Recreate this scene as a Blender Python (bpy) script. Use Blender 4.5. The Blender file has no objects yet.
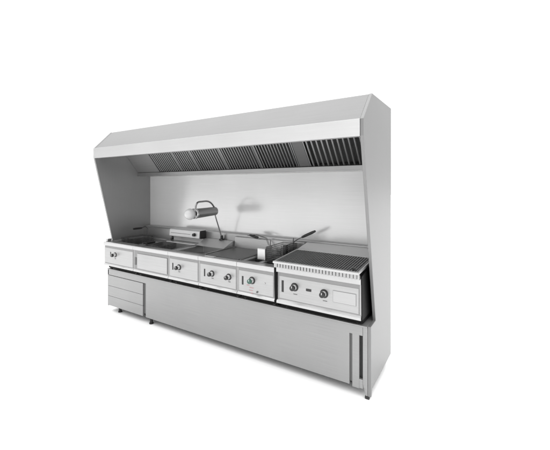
import bpy, bmesh, math, random
from mathutils import Vector, Matrix
random.seed(4)
S = bpy.context.scene
COL = S.collection
R = math.radians

# ------------------------------------------------------------------ materials
def mat(name, base, rough=.35, metal=1.0, brush=None, bump=0.0, var=0.0, coat=0.0, spec=.5, smudge=.05):
    """brush: axis the brushing runs along ('X','Y','Z')"""
    m = bpy.data.materials.new(name); m.use_nodes = True
    nt = m.node_tree; N = nt.nodes; L = nt.links
    b = N['Principled BSDF']
    c = base if isinstance(base, tuple) else (base, base, base)
    b.inputs['Base Color'].default_value = (*c, 1)
    b.inputs['Metallic'].default_value = metal
    b.inputs['Roughness'].default_value = rough
    b.inputs['Specular IOR Level'].default_value = spec
    b.inputs['Coat Weight'].default_value = coat
    tc = N.new('ShaderNodeTexCoord')
    big = N.new('ShaderNodeTexNoise'); big.inputs['Scale'].default_value = 2.2; big.inputs['Detail'].default_value = 5
    L.new(tc.outputs['Object'], big.inputs['Vector'])
    fac = big.outputs['Fac']
    if brush:
        mp = N.new('ShaderNodeMapping')
        sc = {'X': (3, 260, 260), 'Y': (260, 3, 260), 'Z': (260, 260, 3)}[brush]
        mp.inputs['Scale'].default_value = sc
        L.new(tc.outputs['Object'], mp.inputs['Vector'])
        fine = N.new('ShaderNodeTexNoise'); fine.inputs['Scale'].default_value = 1; fine.inputs['Detail'].default_value = 3
        L.new(mp.outputs['Vector'], fine.inputs['Vector'])
        mr = N.new('ShaderNodeMapRange')
        mr.inputs['To Min'].default_value = rough - .07; mr.inputs['To Max'].default_value = rough + .09
        add = N.new('ShaderNodeMath'); add.operation = 'ADD'
        mul = N.new('ShaderNodeMath'); mul.operation = 'MULTIPLY'; mul.inputs[1].default_value = .5
        L.new(fine.outputs['Fac'], add.inputs[0]); L.new(fac, add.inputs[1]); L.new(add.outputs[0], mul.inputs[0])
        L.new(mul.outputs[0], mr.inputs['Value']); L.new(mr.outputs[0], b.inputs['Roughness'])
        if bump:
            bp = N.new('ShaderNodeBump'); bp.inputs['Strength'].default_value = bump; bp.inputs['Distance'].default_value = .001
            L.new(fine.outputs['Fac'], bp.inputs['Height']); L.new(bp.outputs['Normal'], b.inputs['Normal'])
    if var:
        if brush:
            av = N.new('ShaderNodeMath'); av.operation = 'MULTIPLY_ADD'; av.inputs[1].default_value = .55
            L.new(fine.outputs['Fac'], av.inputs[0])
            hv = N.new('ShaderNodeMath'); hv.operation = 'MULTIPLY'; hv.inputs[1].default_value = .45; L.new(fac, hv.inputs[0]); L.new(hv.outputs[0], av.inputs[2]); fac = av.outputs[0]
        mr2 = N.new('ShaderNodeMapRange'); mr2.inputs['From Min'].default_value = .3; mr2.inputs['From Max'].default_value = .7
        mr2.inputs['To Min'].default_value = 1 - var; mr2.inputs['To Max'].default_value = 1 + var
        L.new(fac, mr2.inputs['Value'])
        mx = N.new('ShaderNodeVectorMath'); mx.operation = 'SCALE'; mx.inputs[0].default_value = c
        L.new(mr2.outputs[0], mx.inputs['Scale']); L.new(mx.outputs[0], b.inputs['Base Color'])
    return m

M = dict(
    cabinet=mat('satin_grey_steel', .295, .38, .5, 'X', .35, .09),  # grey split per part, imitating how differently light falls on each
    wing=mat('satin_wing_steel', .205, .38, .45, 'Z', .35, .10),  # same grey steel, toned to imitate light on the side faces
    hood=mat('satin_grey_steel_hood', .19, .38, .5, 'X', .35, .11),  # same grey steel, darkened to imitate shade on the slope
    lip=mat('brightened_brushed_steel', .60, .35, .75, 'X', .2, .04),  # tone raised to imitate light caught by the hood lip
    wall=mat('polished_back_steel', .61, .20, .32, 'X', .05, .07),
    inner=mat('inner_wing_steel', .25, .35, .5, 'Z', .1, .05),  # wing steel with its own tone, imitating a dim studio reflection
    front=mat('brushed_front_steel', .40, .33, .7, 'X', .25, .05),
    plate=mat('control_plate_steel', .38, .36, .7, 'X', .3, .12),
    nose=mat('module_nose_steel', .46, .33, .7, 'X', .2, .05),
    surround=mat('gap_shade_steel', .24, .42, .8, 'X', .2, .1),  # darker tone imitating shadow gaps around the control plates
    blank=mat('dull_blanking_steel', .15, .4, .9, 'X', .2, .12),
    trough=mat('trough_steel', .34, .32, .9, 'X', .2, .08),
    deck=mat('worktop_steel', .40, .30, .9, 'X', .2, .12),
    well=mat('used_well_steel', .42, .34, .9, 'X', .2, .2),
    griddle=mat('seasoned_griddle', .13, .36, .9, 'Y', .3, .3),
    baffle=mat('filter_baffle_steel', .30, .30, 1.0, 'Y', .1, .15),
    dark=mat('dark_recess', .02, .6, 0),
    mid=mat('grey_slot', .10, .5, 0),
    black=mat('black_plastic', .012, .32, 0, spec=.5),
    enamel=mat('black_enamel', .006, .5, 0, spec=.08),
    rubber=mat('black_rubber_foot', .015, .6, 0),
    chrome=mat('chrome', .75, .14, 1.0),
    wire=mat('basket_wire', .12, .3, 1.0),
    iron=mat('cast_iron_bar', .17, .42, .8, var=.25),
    lamp=mat('lamp_tube_steel', .30, .3, .9, var=.06),
    green=mat('green_knob_face', (.035, .09, .07), .35, 0),
    red=mat('faded_red_print', (.42, .24, .25), .5, 0),
    print=mat('grey_print', .12, .5, 0),
    bulb=mat('pearl_glass_bulb', .46, .22, 0, spec=.6),
    floor=mat('white_sweep', .94, .6, 0, spec=.2),
)

# ------------------------------------------------------------------ mesh builder
class MB:
    def __init__(s): s.bm = bmesh.new()
    def box(s, x0, x1, y0, y1, z0, z1):
        v = [s.bm.verts.new(p) for p in ((x0,y0,z0),(x1,y0,z0),(x1,y1,z0),(x0,y1,z0),(x0,y0,z1),(x1,y0,z1),(x1,y1,z1),(x0,y1,z1))]
        for f in ((3,2,1,0),(4,5,6,7),(0,1,5,4),(1,2,6,5),(2,3,7,6),(3,0,4,7)): s.bm.faces.new([v[i] for i in f])
        return s
    def prism(s, prof, x0, x1):
        """profile (y,z) swept from x0 to x1"""
        a = [s.bm.verts.new((x0, y, z)) for y, z in prof]; b = [s.bm.verts.new((x1, y, z)) for y, z in prof]
        n = len(prof)
        s.bm.faces.new(a); s.bm.faces.new(b[::-1])
        for i in range(n): s.bm.faces.new((a[i], b[i], b[(i+1) % n], a[(i+1) % n]))
        return s
    def prismy(s, prof, y0, y1):
        """profile (x,z) swept in y"""
        a = [s.bm.verts.new((x, y0, z)) for x, z in prof]; b = [s.bm.verts.new((x, y1, z)) for x, z in prof]
        n = len(prof)
        s.bm.faces.new(a); s.bm.faces.new(b[::-1])
        for i in range(n): s.bm.faces.new((a[i], b[i], b[(i+1) % n], a[(i+1) % n]))
        return s
    def cyl(s, p0, p1, r0, r1=None, n=24, cap=True):
        r1 = r0 if r1 is None else r1
        p0, p1 = Vector(p0), Vector(p1); d = (p1 - p0).normalized()
        u = d.orthogonal().normalized(); w = d.cross(u)
        A, B = [], []
        for i in range(n):
            t = 2*math.pi*i/n; o = u*math.cos(t) + w*math.sin(t)
            A.append(s.bm.verts.new(p0 + o*r0)); B.append(s.bm.verts.new(p1 + o*r1))
        for i in range(n): s.bm.faces.new((A[i], A[(i+1) % n], B[(i+1) % n], B[i]))
        if cap: s.bm.faces.new(A[::-1]); s.bm.faces.new(B)
        return s
    def tube(s, pts, r, n=10):
        pts = [Vector(p) for p in pts]; rings = []; u = None
        for i, p in enumerate(pts):
            d = (pts[min(i+1, len(pts)-1)] - pts[max(i-1, 0)]).normalized()
            u = d.orthogonal().normalized() if u is None else (u - d*u.dot(d)).normalized()
            w = d.cross(u)
            rr = r[i] if isinstance(r, (list, tuple)) else r
            rings.append([s.bm.verts.new(p + (u*math.cos(2*math.pi*k/n) + w*math.sin(2*math.pi*k/n))*rr) for k in range(n)])
        for a, b in zip(rings, rings[1:]):
            for k in range(n): s.bm.faces.new((a[k], a[(k+1) % n], b[(k+1) % n], b[k]))
        s.bm.faces.new(rings[0][::-1]); s.bm.faces.new(rings[-1])
        return s
    def build(s, name, m, parent=None, bevel=0.0, smooth=False, seg=2):
        bmesh.ops.recalc_face_normals(s.bm, faces=s.bm.faces)
        me = bpy.data.meshes.new(name)
        s.bm.to_mesh(me); s.bm.free()
        me.materials.append(M[m])
        if smooth:
            for p in me.polygons: p.use_smooth = True
            me.set_sharp_from_angle(angle=R(35))
        o = bpy.data.objects.new(name, me); COL.objects.link(o)
        if parent:
            o.parent = parent
            r = parent
            off = Vector((0, 0, 0))
            while r: off += r.location; r = r.parent
            me.transform(Matrix.Translation(-off))
        if bevel:
            bv = o.modifiers.new('bevel', 'BEVEL'); bv.width = bevel; bv.segments = seg; bv.limit_method = 'ANGLE'; bv.angle_limit = R(40)
            bv.harden_normals = False
        return o

def thing(name, label, cat, loc, group=None):
    o = bpy.data.objects.new(name, None); COL.objects.link(o); o.location = loc; o.empty_display_size = .1
    o['label'] = label; o['category'] = cat
    if group: o['group'] = group
    return o

def arc(p0, pm, p1, n=8):
    """smooth quadratic bend"""
    p0, pm, p1 = Vector(p0), Vector(pm), Vector(p1)
    return [p0*(1-t)**2 + pm*2*t*(1-t) + p1*t*t for t in [i/n for i in range(n+1)]]

FLOOR = -.066
XL, XR = -3.03, 0.0          # outer faces of the two side wings
YB = .56                      # rear
ZT = .422                     # worktop of the base
# ------------------------------------------------------------------ setting
fl = MB().box(-40, 40, -40, 60, FLOOR-.2, FLOOR).build('floor', 'floor'); fl['kind'] = 'structure'

# ------------------------------------------------------------------ the station (base + wings + hood)
ST = thing('cooking_station', 'long grey steel base cabinet with side wings and overhead extraction hood with filters', 'cooking station', ((XL+XR)/2, 0, FLOOR))

def wing(x0, x1, m, leg):
    prof = [(0, -.005), (0, ZT+.002), (.118, ZT+.006), (-.164, 1.682), (-.164, 1.79), (.031, 1.992), (YB+.02, 2.0), (YB+.02, .0)]
    if leg: prof += [(.03, -.004), (.016, -.045), (.0, -.045)]
    return MB().prism(prof, x0, x1).build('side_wing', m, ST, .0025)
wr = wing(-.022, 0, 'wing', True)
wl = wing(XL, XL+.022, 'inner', False)
# folded front return of the right wing, tapering down to the foot
MB().prismy([(-.0555, ZT-.006), (-.0235, ZT-.006), (-.0235, -.045), (-.036, -.045), (-.0555, .03)], 0.001, .012).build('front_return', 'cabinet', ST, .0015)

# back panel
MB().box(XL+.024, -.024, YB-.002, YB+.016, .02, 1.99).build('back_panel', 'wall', ST)
# rear ledge the modules stand against
MB().box(XL+.024, -.024, .485, YB-.004, ZT+.002, .872).build('rear_ledge', 'front', ST, .004)

# hood skin: lip, slope, top
xi0, xi1 = XL+.0235, -.0235
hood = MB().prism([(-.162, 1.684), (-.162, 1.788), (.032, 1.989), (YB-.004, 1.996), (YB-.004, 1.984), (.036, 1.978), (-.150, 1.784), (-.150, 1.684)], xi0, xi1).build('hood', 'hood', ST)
MB().prism([(-.166, 1.680), (-.166, 1.7905), (-.1625, 1.7905), (-.1625, 1.6835), (-.120, 1.6835), (-.120, 1.680)], XL+.001, -.0235).build('hood_lip', 'lip', hood, .001)
# grease trough
MB().prism([(.375, 1.497), (.375, 1.533), (.379, 1.533), (.379, 1.501), (YB-.004, 1.501), (YB-.004, 1.497)], xi0, xi1).build('grease_trough', 'trough', hood, .001)
MB().prism([(.371, 1.493), (.371, 1.4965), (YB-.004, 1.4965), (YB-.004, 1.493)], xi0, xi1).build('trough_edge', 'well', hood)
# filters lie on a plane tilted 50 degrees
th = R(50.5); d = Vector((0, -math.cos(th), math.sin(th))); nrm = Vector((0, -math.sin(th), -math.cos(th)))   # nrm faces down/forward
F0 = Vector((0, .392, 1.530))
def fbox(mb, x0, x1, t0, t1, n0, n1):
    pr = [F0 + d*t0 + nrm*n0, F0 + d*t1 + nrm*n0, F0 + d*t1 + nrm*n1, F0 + d*t0 + nrm*n1]
    mb.prism([(p.y, p.z) for p in pr], x0, x1)
LEN = .52
mb = MB(); fbox(mb, xi0+.002, -2.605, 0, LEN, -.01, .004); mb.build('blanking_panel', 'well', hood, .001)
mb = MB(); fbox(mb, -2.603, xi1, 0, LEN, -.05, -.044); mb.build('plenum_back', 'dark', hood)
def baffle_filter(x0, x1, pitch, handle=False):
    fr = MB()
    fbox(fr, x0+.001, x0+.010, 0, LEN, -.028, .004); fbox(fr, x1-.010, x1-.001, 0, LEN, -.028, .004)
    fbox(fr, x0+.0105, x1-.0105, 0, .010, -.028, .003); fbox(fr, x0+.0105, x1-.0105, LEN-.02, LEN, -.028, .003)
    f = fr.build('baffle_filter', 'baffle', hood, .0008)
    b = MB()
    n = int(round((x1-x0-.02)/pitch)); w = (x1-x0-.02)/n
    for i in range(n):
        c = x0+.01+w*(i+.5)
        # front V channel
        a = [(c-w*.22, -.004), (c-w*.15, .001), (c-w*.06, .003), (c+w*.06, .003), (c+w*.15, .001), (c+w*.22, -.004)]
        vs0 = [b.bm.verts.new(Vector((x, 0, 0)) + F0 + d*.006 + nrm*h) for x, h in a]
        vs1 = [b.bm.verts.new(Vector((x, 0, 0)) + F0 + d*(LEN-.02) + nrm*h) for x, h in a]
        for k in range(5): b.bm.faces.new((vs0[k], vs0[k+1], vs1[k+1], vs1[k]))
        # bright folded drip tip
        fbox(b, c-w*.16, c+w*.16, -.012, .004, -.004, .004)
    b.build('baffles', 'baffle', f)
    if handle:
        xc = (x0+x1)/2
        h = MB(); fbox(h, xc-.05, xc+.05, .03, LEN-.04, .006, .010); h.build('cover_plate', 'deck', f, .001)
    return f
edges = [(-2.601, -2.205), (-2.205, -1.94), (-1.94, -1.54), (-1.54, -1.13), (-1.13, -.735)]
for a, c in edges: baffle_filter(a, c, .031)
mb = MB(); fbox(mb, -.733, -.632, 0, LEN, -.02, .002); mb.build('blanking_panel', 'blank', hood, .001)
baffle_filter(-.630, xi1-.001, .044)

# base cabinet: dark carcass behind, steel skin in front
CAB = MB().box(XL+.003, -.0575, .022, YB-.004, .0, ZT-.012).build('cabinet_body', 'dark', ST)
MB().box(XL-.006, -.0235, -.003, .484, ZT-.0115, ZT).build('base_top', 'cabinet', ST, .002)
# front frame (rail along the top + stiles) as one sheet of butted boxes
zt = ZT-.012
MB().prismy([(-.0565, zt), (-.0565, .352), (-.0803, .352), (-.0803, -.010), (-.1285, -.010), (-.1285, .352), (-.1485, .352), (-.1485, 0),
             (-2.344, 0), (-2.344, .352), (XL+.001, .352), (XL+.001, zt)], 0, .0215).build('front_panel', 'cabinet', ST, .0012)
MB().box(-.1483, -.1287, .010, .0212, .02, .351).build('slot_liner', 'mid', ST)
MB().box(-2.389, -2.345, .012, .0212, .03, .351).build('slot_liner', 'mid', ST)
MB().box(-.0800, -.0559, .0005, .0212, -.006, .056).build('slot_foot', 'cabinet', ST, .001)
# drawers at the left
dz = [.003, .113, .2290, .3495]
for i in range(3):
    dw = MB().box(XL+.004, -2.3895, -.002 - .0, .0215, dz[i]+.0, dz[i+1]-.0022).build('drawer', 'cabinet', ST, .0018)
for x, y in ((-2.865, .05), (-2.292, .03), (-2.865, .50), (-2.292, .50), (-1.2, .50), (-.20, .44)):
    f = MB().cyl((x, y, FLOOR), (x, y, FLOOR+.012), .021, .021).cyl((x, y, FLOOR+.012), (x, y, -.001), .016, .016).build('foot', 'rubber', ST, smooth=True)
MB().box(-.042, -.012, -.001, .022, FLOOR, -.0455).build('foot', 'rubber', ST, .004)

# ------------------------------------------------------------------ knob
def knob(parent, x, z, y=-.0437, cap='black', tilt=0.0, r=.024):
    b = MB().cyl((x, y, z), (x, y-.004, z), r*1.18, r*1.12, 32).build('knob', 'black', parent, .0008, True)
    MB().cyl((x, y-.0045, z), (x, y-.026, z), r*.86, r*.74, 32).build('knob_skirt', 'chrome', b, .001, True)
    MB().cyl((x, y-.0265, z), (x, y-.046, z), r*.80, r*.70, 32).build('knob_cap', cap, b, .002, True)
    dx, dz_ = math.sin(tilt), math.cos(tilt)
    MB().box(x-.0016, x+.0016, y-.0475, y-.0462, z+.002, z+r*.62).build('pointer', 'chrome', b)
    return b

def dash(parent, x, z, w=.026, m='print', y=-.0437):
    """tiny illegible printed line under a knob"""
    g = MB()
    n = 5
    for k in range(n):
        a = x - w/2 + w*k/n
        g.box(a, a + w/n*.72, y-.0006, y, z-.0032-.0012*(k % 2), z+.0032)
    return g.build('printed_mark', m, parent)

# ------------------------------------------------------------------ module carcass
YF, YR = -.040, .478
Z0, Z1 = .474, .738
def module(t, x0, x1, hole, z1=Z1, side='front', feet=True, plate_z=(.505, .672), plate=True):
    """open topped carcass: walls, deck ring with rectangular hole, nose, control plate"""
    hx0, hx1, hy0, hy1 = hole
    g = MB()
    g.box(x0, x1, YF, YF+.012, Z0, z1-.042)                 # front skin
    g.box(x0, x1, YR-.008, YR, Z0, z1-.0125)
    g.box(x0, x1, YF+.0122, YR-.0082, Z0, Z0+.006)
    g.build('body', 'front', t, .0015)
    for a, b in ((x0, x0+.006), (x1-.006, x1)):
        MB().box(a, b, YF+.0124, YR-.0084, Z0+.0064, z1-.0125).build('side_panel', side, t)
    # nose rail along the front
    MB().prism([(YF-.016, z1-.036), (YF-.016, z1-.006), (YF-.010, z1), (YF+.012, z1), (YF+.012, z1-.0415), (YF-.010, z1-.0415)], x0, x1).build('front_nose', 'nose', t, .002)
    # lower lip
    MB().prism([(YF-.012, Z0), (YF-.012, Z0+.012), (YF-.0005, Z0+.022), (YF-.0005, Z0)], x0+.001, x1-.001).build('lower_lip', 'nose', t, .001)
    dk = MB()
    dk.box(x0, x1, YF+.0122, hy0, z1-.012, z1); dk.box(x0, x1, hy1, YR, z1-.012, z1)
    dk.box(x0, hx0, hy0, hy1, z1-.012, z1); dk.box(hx1, x1, hy0, hy1, z1-.012, z1)
    dk.build('deck', 'deck', t)
    MB().box(x0+.007, x1-.007, YF-.0018, YF-.0002, .498, .6955).build('gap_shade_frame', 'surround', t)  # dark sheet standing in for the shadow gap round the plate
    if plate:
        MB().box(x0+.015, x1-.015, YF-.0035, YF-.0020, plate_z[0], plate_z[1]).build('control_plate', 'plate', t, .0005)
    MB().box(x0+.004, x1-.004, .006, .44, ZT+.0125, Z0-.001).build('gap_shade_block', 'enamel', t)  # black block added to paint the shadow gap under the module
    for x in (x0+.04, x1-.04):
        for y in (.02, .43):
            MB().cyl((x, y, ZT+.0005), (x, y, ZT+.012), .014, .016, 16).build('foot', 'rubber', t, smooth=True)

def well(t, x0, x1, y0, y1, z1, depth, m='well', name='well'):
    """pan with real thickness and sloping sides"""
    g = MB(); s_ = .018; w = .0015
    def ring(i, z): return [(x0+i, y0+i, z), (x1-i, y0+i, z), (x1-i, y1-i, z), (x0+i, y1-i, z)]
    rs = [ring(-.010, z1+.0030), ring(.002, z1+.0035), ring(.006, z1-.006), ring(s_, z1-depth)]
    V = [[g.bm.verts.new(p) for p in r] for r in rs]
    for a, b in zip(V, V[1:]):
        for k in range(4): g.bm.faces.new((a[k], a[(k+1) % 4], b[(k+1) % 4], b[k]))
    g.bm.faces.new(V[-1])
    o = g.build(name, m, t, .003)
    so = o.modifiers.new('thick', 'SOLIDIFY'); so.thickness = .0012; so.offset = -1
    return o

def slot(t, x, z, h=.066, w=.014, m='dark'):
    return MB().box(x-w/2, x+w/2, YF-.0052, YF-.0036, z-h/2, z+h/2).build('side_slot', m, t, .0006)

def upstand(t, x0, x1, z1=.862, m='deck', yr=YR):
    return MB().prism([(yr-.022, Z1+.0005), (yr-.012, z1-.006), (yr-.008, z1), (yr-.0005, z1), (yr-.0005, Z1+.0005)], x0+.002, x1-.002).build('upstand', m, t, .001)

def basket(name, label, x0, x1, y0, y1, z0, z1, handle_pts, grip_pts, nx=12, ny=18, nz=9, m='wire', group='wire fry baskets'):
    t = thing(name, label, 'fry basket', ((x0+x1)/2, (y0+y1)/2, z0), group)
    g = MB(); r = .0015
    def sx(z): return .012*(z1-z)/(z1-z0)
    for k in range(nz+1):
        z = z0+(z1-z0)*k/nz; s_ = sx(z); rr = .0028 if k == nz else r
        P = [(x0+s_, y0+s_, z), (x1-s_, y0+s_, z), (x1-s_, y1-s_, z), (x0+s_, y1-s_, z)]
        for a in range(4): g.cyl(P[a], P[(a+1) % 4], rr, n=6)
    s_ = sx(z0)
    for i in range(nx+1):
        f = i/nx; xb = x0+s_+(x1-x0-2*s_)*f; xt = x0+(x1-x0)*f
        g.cyl((xb, y0+s_, z0), (xt, y0, z1), r, n=5); g.cyl((xb, y1-s_, z0), (xt, y1, z1), r, n=5); g.cyl((xb, y0+s_, z0), (xb, y1-s_, z0), r, n=5)
    for i in range(ny+1):
        f = i/ny; yb = y0+s_+(y1-y0-2*s_)*f; yt = y0+(y1-y0)*f
        g.cyl((x0+s_, yb, z0), (x0, yt, z1), r, n=5); g.cyl((x1-s_, yb, z0), (x1, yt, z1), r, n=5); g.cyl((x0+s_, yb, z0), (x1-s_, yb, z0), r, n=5)
    g.build('mesh_bowl', m, t)
    h = MB()
    for off in (-.008, .008):
        h.tube([Vector(p)+Vector((0, off, 0)) if abs(handle_pts[-1][0]-handle_pts[0][0]) > abs(handle_pts[-1][1]-handle_pts[0][1]) else Vector(p)+Vector((off, 0, 0)) for p in handle_pts], .0026, 8)
    h.build('handle_wire', m, t, smooth=True)
    MB().tube(grip_pts, [.009, .0125, .0125, .0125, .009][:len(grip_pts)], 12).build('handle_grip', 'black', t, smooth=True)
    return t
def seg(a, b, n=4): a, b = Vector(a), Vector(b); return [a.lerp(b, i/n) for i in range(n+1)]

GM = 'countertop cooking modules lined up on the base cabinet'
# M1 : fryer, one knob, leftmost
x0, x1 = -3.022, -2.484
t = thing('fryer', 'leftmost countertop fryer against the left wing, one knob on its front', 'fryer', ((x0+x1)/2, .2, ZT), GM)
module(t, x0, x1, (x0+.05, x1-.03, .03, .43))
well(t, x0+.05, x1-.03, .03, .43, Z1, .14)
upstand(t, x0, x1)
knob(t, -2.815, .607); slot(t, -2.90, .607, .05, .012)
dash(t, -2.81, .566)
MB().box(x0+.004, x0+.040, -.03, .02, Z1+.001, Z1+.030).build('end_block', 'well', t, .004)
basket('fry_basket', 'wire fry basket with black grip in the leftmost fryer against the left side wing', -2.95, -2.72, .12, .40, .645, .765,
       [(-2.86, .395, .765), (-2.86, .41, .85), (-2.87, .385, .875), (-2.88, .34, .862)], seg((-2.88, .345, .861), (-2.88, .225, .861)))

# M2 : electric fryer with control head at the rear
x0, x1 = -2.482, -1.940
t = thing('electric_fryer', 'fryer with plain knobless front and a pale control box with black dial at its rear', 'fryer', ((x0+x1)/2, .2, ZT), GM)
module(t, x0, x1, (x0+.03, x1-.03, .02, .36), plate=False)
MB().box(x0+.060, x1-.020, YF-.007, YF-.0020, .510, .666).build('front_drawer', 'plate', t, .003)
well(t, x0+.03, x1-.03, .02, .36, Z1, .12)
slot(t, x0+.030, .582, .078, .026, 'mid')
hd = MB().prism([(.374, .800), (.384, .874), (.394, .886), (.476, .886), (.476, .7395), (.440, .7395), (.440, .790)], x0+.055, x1-.012).build('control_head', 'lip', t, .004)
MB().box(x1-.0118, x1-.009, .388, .475, .796, .882).build('head_end', 'black', hd, .002)
MB().cyl((x1-.085, .379, .838), (x1-.085, .356, .838), .019, .016, 28).build('dial', 'black', hd, .001, True)
MB().box(x0+.08, x1-.15, .3765, .381, .835, .839).build('head_seam', 'print', hd)
MB().tube([(-2.36, .375, .775), (-2.36, .35, .775), (-2.36, .345, .755)], .011, 10).build('drain_lever', 'black', t, smooth=True)
basket('fry_basket', 'wire fry basket in the knobless fryer, short black grip near its front edge', -2.44, -2.22, .06, .30, .635, .738,
       [(-2.40, .062, .738), (-2.41, .05, .76), (-2.405, .04, .765)], seg((-2.42, .02, .760), (-2.385, .150, .762)))

# M3 : chip scuttle with heat lamp
x0, x1 = -1.938, -1.536
t = thing('chip_scuttle', 'steel chip scuttle under the heat lamp, one knob and a bright sloping rear plate', 'chip scuttle', ((x0+x1)/2, .2, ZT), GM)
module(t, x0, x1, (x0+.02, x1-.02, .02, .40))
well(t, x0+.02, x1-.02, .02, .40, Z1, .10, 'deck', 'scuttle_pan')
MB().prism([(.30, .745), (.44, .800), (.476, .800), (.476, .7395), (.44, .7395)], x0+.01, x1-.01).build('rear_plate', 'lip', t, .003)
knob(t, -1.795, .601); slot(t, -1.880, .60); dash(t, -1.79, .560)
g = MB()
for k in range(7):
    yy = .07+.045*k
    g.box(x0+.045, x1-.045, yy, yy+.012, .662, .668)
g.build('drainer', 'well', t)

# heat lamp
t = thing('heat_lamp', 'heat lamp with grey cylindrical head, looped handle and white bulb on thin leaning arm', 'heat lamp', (-1.70, .455, .80))
MB().cyl((-1.70, .455, .8005), (-1.70, .455, .812), .030, .026, 28).build('lamp_base', 'black', t, .001, True)
MB().cyl((-1.70, .455, .8125), (-1.70, .452, .848), .015, .013, 20).build('arm_socket', 'black', t, smooth=True)
MB().tube([(-1.70, .451, .83), (-1.70, .41, .93), (-1.70, .375, 1.01), (-1.70, .350, 1.075), (-1.70, .338, 1.105)], .0062, 12).build('lamp_arm', 'lamp', t, smooth=True)
hd = MB().cyl((-1.70, .352, 1.112), (-1.70, .075, 1.104), .043, .047, 40).build('lamp_head', 'lamp', t, .003, True)
MB().cyl((-1.70, .0745, 1.104), (-1.70, .050, 1.1035), .050, .052, 40, cap=False).build('head_rim', 'chrome', hd, smooth=True).modifiers.new('s', 'SOLIDIFY').thickness = .003
MB().tube([(-1.70, .335, 1.155)] + arc((-1.70, .325, 1.165), (-1.70, .285, 1.218), (-1.70, .215, 1.218), 6) + arc((-1.70, .13, 1.215), (-1.70, .078, 1.212), (-1.70, .078, 1.155), 6), .0085, 12).build('carry_handle', 'lamp', hd, smooth=True)
bb = bmesh.new(); bmesh.ops.create_uvsphere(bb, u_segments=32, v_segments=20, radius=.053)
for v in bb.verts:
    v.co.y *= 1.15
    if v.co.y > 0: v.co.x *= 1-.35*v.co.y/.07; v.co.z *= 1-.35*v.co.y/.07
    v.co += Vector((-1.70, .010, 1.103))
g = MB(); g.bm.free(); g.bm = bb
g.build('bulb', 'bulb', t, smooth=True)

# M4 : griddle, two knobs
x0, x1 = -1.534, -1.096
t = thing('griddle', 'griddle with flat dark plate and two black knobs, between scuttle and green-knobbed fryer', 'griddle', ((x0+x1)/2, .2, ZT), GM)
module(t, x0, x1, (x0+.03, x1-.03, .015, .43))
MB().box(x0+.032, x1-.032, .017, .428, Z1-.010, Z1+.006).build('griddle_plate', 'griddle', t, .003)
us = upstand(t, x0, x1, .850)
for a, b in ((x0+.014, x0+.019), (x1-.019, x1-.014)):
    MB().prism([(.02, Z1+.0005), (.02, Z1+.008), (.452, Z1+.014), (.452, Z1+.0005)], a, b).build('side_splash', 'deck', t)
MB().box(x0+.05, x0+.16, -.026, .006, Z1+.0005, Z1+.004).build('grease_chute', 'lip', t, .001)
knob(t, -1.378, .600); knob(t, -1.188, .598); slot(t, -1.466, .597); dash(t, -1.37, .560); dash(t, -1.18, .558)

# M5 : twin fryer with green knob
x0, x1 = -1.094, -.728
t = thing('twin_fryer', 'narrow twin fryer with a green knob and faded red marks on its front', 'fryer', ((x0+x1)/2, .2, ZT), GM)
xm = (x0+x1)/2
module(t, x0, x1, (x0+.02, x1-.02, .02, .42))
MB().box(xm-.012, xm+.012, .02, .42, Z1-.012, Z1).build('well_divider', 'deck', t)
well(t, x0+.022, xm-.014, .022, .418, Z1, .16, 'well'); well(t, xm+.014, x1-.022, .022, .418, Z1, .16, 'well')
upstand(t, x0, x1, .855)
MB().prism([(.10, Z1+.004), (.10, .835), (.125, .850), (.215, .850), (.215, Z1+.004)], -.995, -.915).build('element_head', 'lip', t, .005)
MB().prism([(.335, Z1+.004), (.335, .835), (.350, .848), (.42, .848), (.42, Z1+.004)], -.905, -.845).build('element_head', 'lip', t, .005)
MB().box(-.815, -.785, .225, .262, Z1+.002, .862).build('basket_hook', 'black', t, .003)
knob(t, -.945, .605, cap='green', r=.026); slot(t, -1.040, .592, .070, .016)
for (px, pz, w) in ((-.985, .562, .03), (-.95, .545, .045), (-.955, .523, .04), (-.945, .503, .022)):
    dash(t, px, pz, w, 'red')
MB().cyl((-.893, YF-.0036, .520), (-.893, YF-.012, .520), .008, .007, 16).build('reset_button', 'mid', t, smooth=True)
MB().cyl((-.82, YF-.0036, .600), (-.82, YF-.008, .600), .007, .006, 16).build('pilot_light', 'plate', t, smooth=True)
basket('fry_basket', 'wire fry basket sunk in the green-knobbed fryer, black grip lying near the back ledge', -1.062, -.93, .16, .40, .63, .765,
       [(-1.05, .40, .765), (-1.12, .43, .87), (-1.235, .425, .895), (-1.33, .42, .880)], seg((-1.215, .43, .868), (-1.315, .428, .884)))
basket('fry_basket', 'raised wire fry basket in the green-knobbed fryer, black grip angled up beside the chargrill', -.900, -.758, .09, .38, .700, .858,
       [(-.80, .38, .858), (-.79, .395, .875), (-.75, .40, .900), (-.70, .40, .925)], seg((-.722, .40, .914), (-.592, .40, .978)))
MB().tube([(-.80, .385, .74), (-.80, .385, .86), (-.80, .385, .905)], [.008, .007, .0035], 10).build('thermostat_probe', 'mid', t, smooth=True)

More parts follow.
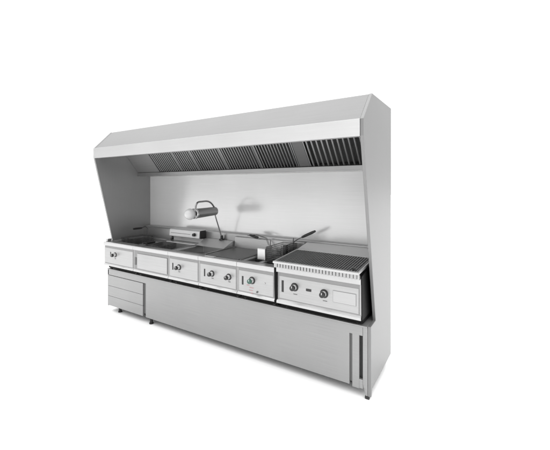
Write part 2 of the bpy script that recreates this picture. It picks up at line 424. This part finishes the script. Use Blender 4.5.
# M6 : chargrill, two knobs
x0, x1 = -.706, -.050
t = thing('chargrill', 'wide chargrill with tilted dark slatted grate, black side and two black knobs', 'chargrill', ((x0+x1)/2, .2, ZT), GM)
z1 = .752
g = MB(); g.box(x0, x1, YF, YF+.012, Z0, z1-.042); g.box(x0, x1, YR-.008, YR, Z0, .83); g.box(x0, x1, YF+.0122, YR-.0082, Z0, Z0+.006)
g.build('body', 'front', t, .0015)
sp = [(YF-.010, Z0+.001), (YF-.018, z1), (YF-.02, z1+.016), (.24, .814), (.27, .818), (YR-.001, .84), (YR-.001, Z0+.001)]
MB().prism(sp, x1+.0005, x1+.0065).build('side_panel', 'enamel', t)
MB().prism(sp, x0-.0195, x0-.0005).build('side_panel', 'enamel', t)  # thickened black sheet fills the gap beside the grill, imitating its shade
MB().prism([(YF-.020, z1-.040), (YF-.020, z1-.006), (YF-.014, z1), (YF+.012, z1), (YF+.012, z1-.0415), (YF-.010, z1-.0415)], x0, x1).build('front_nose', 'nose', t, .002)
MB().prism([(YF-.018, Z0), (YF-.018, Z0+.016), (YF-.0005, Z0+.030), (YF-.0005, Z0)], x0+.001, x1-.001).build('lower_lip', 'nose', t, .001)
MB().box(x0+.012, x1-.014, YF-.0018, YF-.0002, .506, .708).build('gap_shade_frame', 'surround', t)  # dark outline imitates the shade round the grill's control plate
MB().box(x0+.018, x1-.020, YF-.0035, YF-.0020, .511, .680).build('control_plate', 'plate', t, .0005)
MB().box(-.250, -.088, YF-.007, YF-.0037, .562, .640).build('rating_plate', 'front', t, .001)
MB().box(-.2525, -.0855, YF-.0044, YF-.0037, .5595, .6425).build('plate_backing', 'surround', t)
knob(t, -.555, .614, r=.027); knob(t, -.318, .606, r=.027); slot(t, x0+.048, .605, .088, .018)
MB().box(-.460, -.418, YF-.0075, YF-.0037, .601, .619).build('ignition_button', 'black', t, .002)
dash(t, -.548, .562, .034); dash(t, -.31, .556, .034)
MB().box(x0+.03, x1-.03, -.02, .26, .700, .704).build('ember_tray', 'mid', t)
# tilted grate
GT = []
sl = .080
def gz(y): return .803 + sl*(y+.10)
gy0, gy1 = -.098, .262
rim = MB()
rim.prism([(gy0-.012, gz(gy0)-.016), (gy0-.012, gz(gy0)), (gy0+.010, gz(gy0)+.002), (gy0+.010, gz(gy0)-.016)], x0, x1)
rim.prism([(gy1, gz(gy1)-.012), (gy1, gz(gy1)+.001), (gy1+.012, gz(gy1)+.001), (gy1+.012, gz(gy1)-.012)], x0, x1)
for a, b in ((x0, x0+.012), (x1-.012, x1)):
    rim.prism([(gy0+.0105, gz(gy0)-.016), (gy0+.0105, gz(gy0)+.0015), (gy1-.0005, gz(gy1)+.0005), (gy1-.0005, gz(gy1)-.012)], a, b)
rim = rim.build('grate_rim', 'nose', t, .002)
secs = 3; sw = (x1-x0-.026)/secs
for s_i in range(secs):
    a = x0+.013+sw*s_i
    g = MB(); nb = 11
    for k in range(nb):
        c = a + sw*(k+.5)/nb
        g.prism([(gy0+.011, gz(gy0)-.014), (gy0+.011, gz(gy0)-.001), (gy1-.001, gz(gy1)-.002), (gy1-.001, gz(gy1)-.014)], c-.0062, c+.0062)
    for yy in (.0, .09, .18):
        g.prism([(yy, gz(yy)-.013), (yy, gz(yy)-.006), (yy+.008, gz(yy)-.006), (yy+.008, gz(yy)-.013)], a+.001, a+sw-.001)
    g.build('grate_section', 'iron', t, .001)
# fringe of drip teeth under the front rim
g = MB(); nt_ = 26
for k in range(nt_):
    c = x0+.012 + (x1-x0-.024)*(k+.5)/nt_
    g.box(c-.0090, c+.0090, gy0-.004, gy0-.002, z1+.004, gz(gy0)-.0165)
g.build('drip_teeth', 'trough', t)
MB().prism([(gy0+.004, z1+.002), (gy0+.004, gz(gy0)-.0165), (gy0+.012, gz(gy0)-.0165), (YF-.004, z1+.002)], x0+.002, x1-.002).build('drip_strip', 'deck', t)
MB().prism([(gy1+.0125, gz(gy1)-.03), (gy1+.0125, gz(gy1)-.002), (.40, .850), (.4775, .862), (.4775, .832), (.30, .80)], x0, x1).build('rear_flue', 'lip', t, .002)
MB().cyl((x1-.05, gy0+.05, gz(gy0+.05)+.0005), (x1-.05, gy0+.05, gz(gy0+.05)+.012), .012, .010, 20).build('grate_lifter', 'black', t, smooth=True)
MB().box(x0+.004, x1-.004, .006, .44, ZT+.0125, Z0-.001).build('gap_shade_block', 'enamel', t)  # added black filler keeps the gap below the grill in painted shade
for x in (x0+.05, x1-.05):
    for y in (.03, .43):
        MB().cyl((x, y, ZT+.0005), (x, y, ZT+.012), .014, .016, 16).build('foot', 'rubber', t, smooth=True)

# ------------------------------------------------------------------ world and lamps
W = bpy.data.worlds.new('World'); S.world = W; W.use_nodes = True
nt = W.node_tree; N = nt.nodes; L = nt.links
bg = N['Background']; bg.inputs['Strength'].default_value = 1.0
tc = N.new('ShaderNodeTexCoord'); sx = N.new('ShaderNodeSeparateXYZ'); L.new(tc.outputs['Generated'], sx.inputs[0])
def mrange(src, a, b, c, e):
    m = N.new('ShaderNodeMapRange'); m.interpolation_type = 'SMOOTHSTEP'
    for n_, v in (('From Min', a), ('From Max', b), ('To Min', c), ('To Max', e)): m.inputs[n_].default_value = v
    L.new(src, m.inputs['Value']); return m.outputs[0]
# white backdrop behind the unit; grey camera side, bright overhead invented for light
back = mrange(sx.outputs['Y'], -.12, .25, .76, 1.15)
up = mrange(sx.outputs['Z'], .15, .9, 0, 1.95)
ad = N.new('ShaderNodeMath'); ad.operation = 'ADD'; L.new(back, ad.inputs[0]); L.new(up, ad.inputs[1])
cb = N.new('ShaderNodeCombineColor')
for i in range(3): L.new(ad.outputs[0], cb.inputs[i])
L.new(cb.outputs[0], bg.inputs['Color'])

def area(name, loc, target, size, power, sy=None):
    l = bpy.data.lights.new(name, 'AREA'); l.shape = 'RECTANGLE'; l.size = size; l.size_y = sy or size; l.energy = power
    o = bpy.data.objects.new(name, l); COL.objects.link(o); o.location = loc
    o.rotation_euler = (Vector(target)-Vector(loc)).to_track_quat('-Z', 'Y').to_euler()
    return o
area('added_key_fill', (.3, -5.0, 3.2), (-1.2, .3, 1.1), 5.5, 14, 3.5)  # unseen area light added to lift the hood interior and back wall

# ------------------------------------------------------------------ camera
cam = bpy.data.cameras.new('camera'); co = bpy.data.objects.new('camera', cam); COL.objects.link(co)
cam.sensor_width = 36; cam.sensor_fit = 'HORIZONTAL'; cam.lens = 36*328.687/550
cam.shift_x = 0; cam.shift_y = -38/550; cam.clip_start = .05; cam.clip_end = 200
co.location = (.6162, -2.1967, 1.3592); co.rotation_euler = (R(90), 0, R(31.9515))
S.camera = co
S.view_settings.view_transform = 'Standard'; S.view_settings.look = 'None'
S.view_settings.exposure = 0; S.view_settings.gamma = 1
S.cycles.max_bounces = 10; S.cycles.glossy_bounces = 8
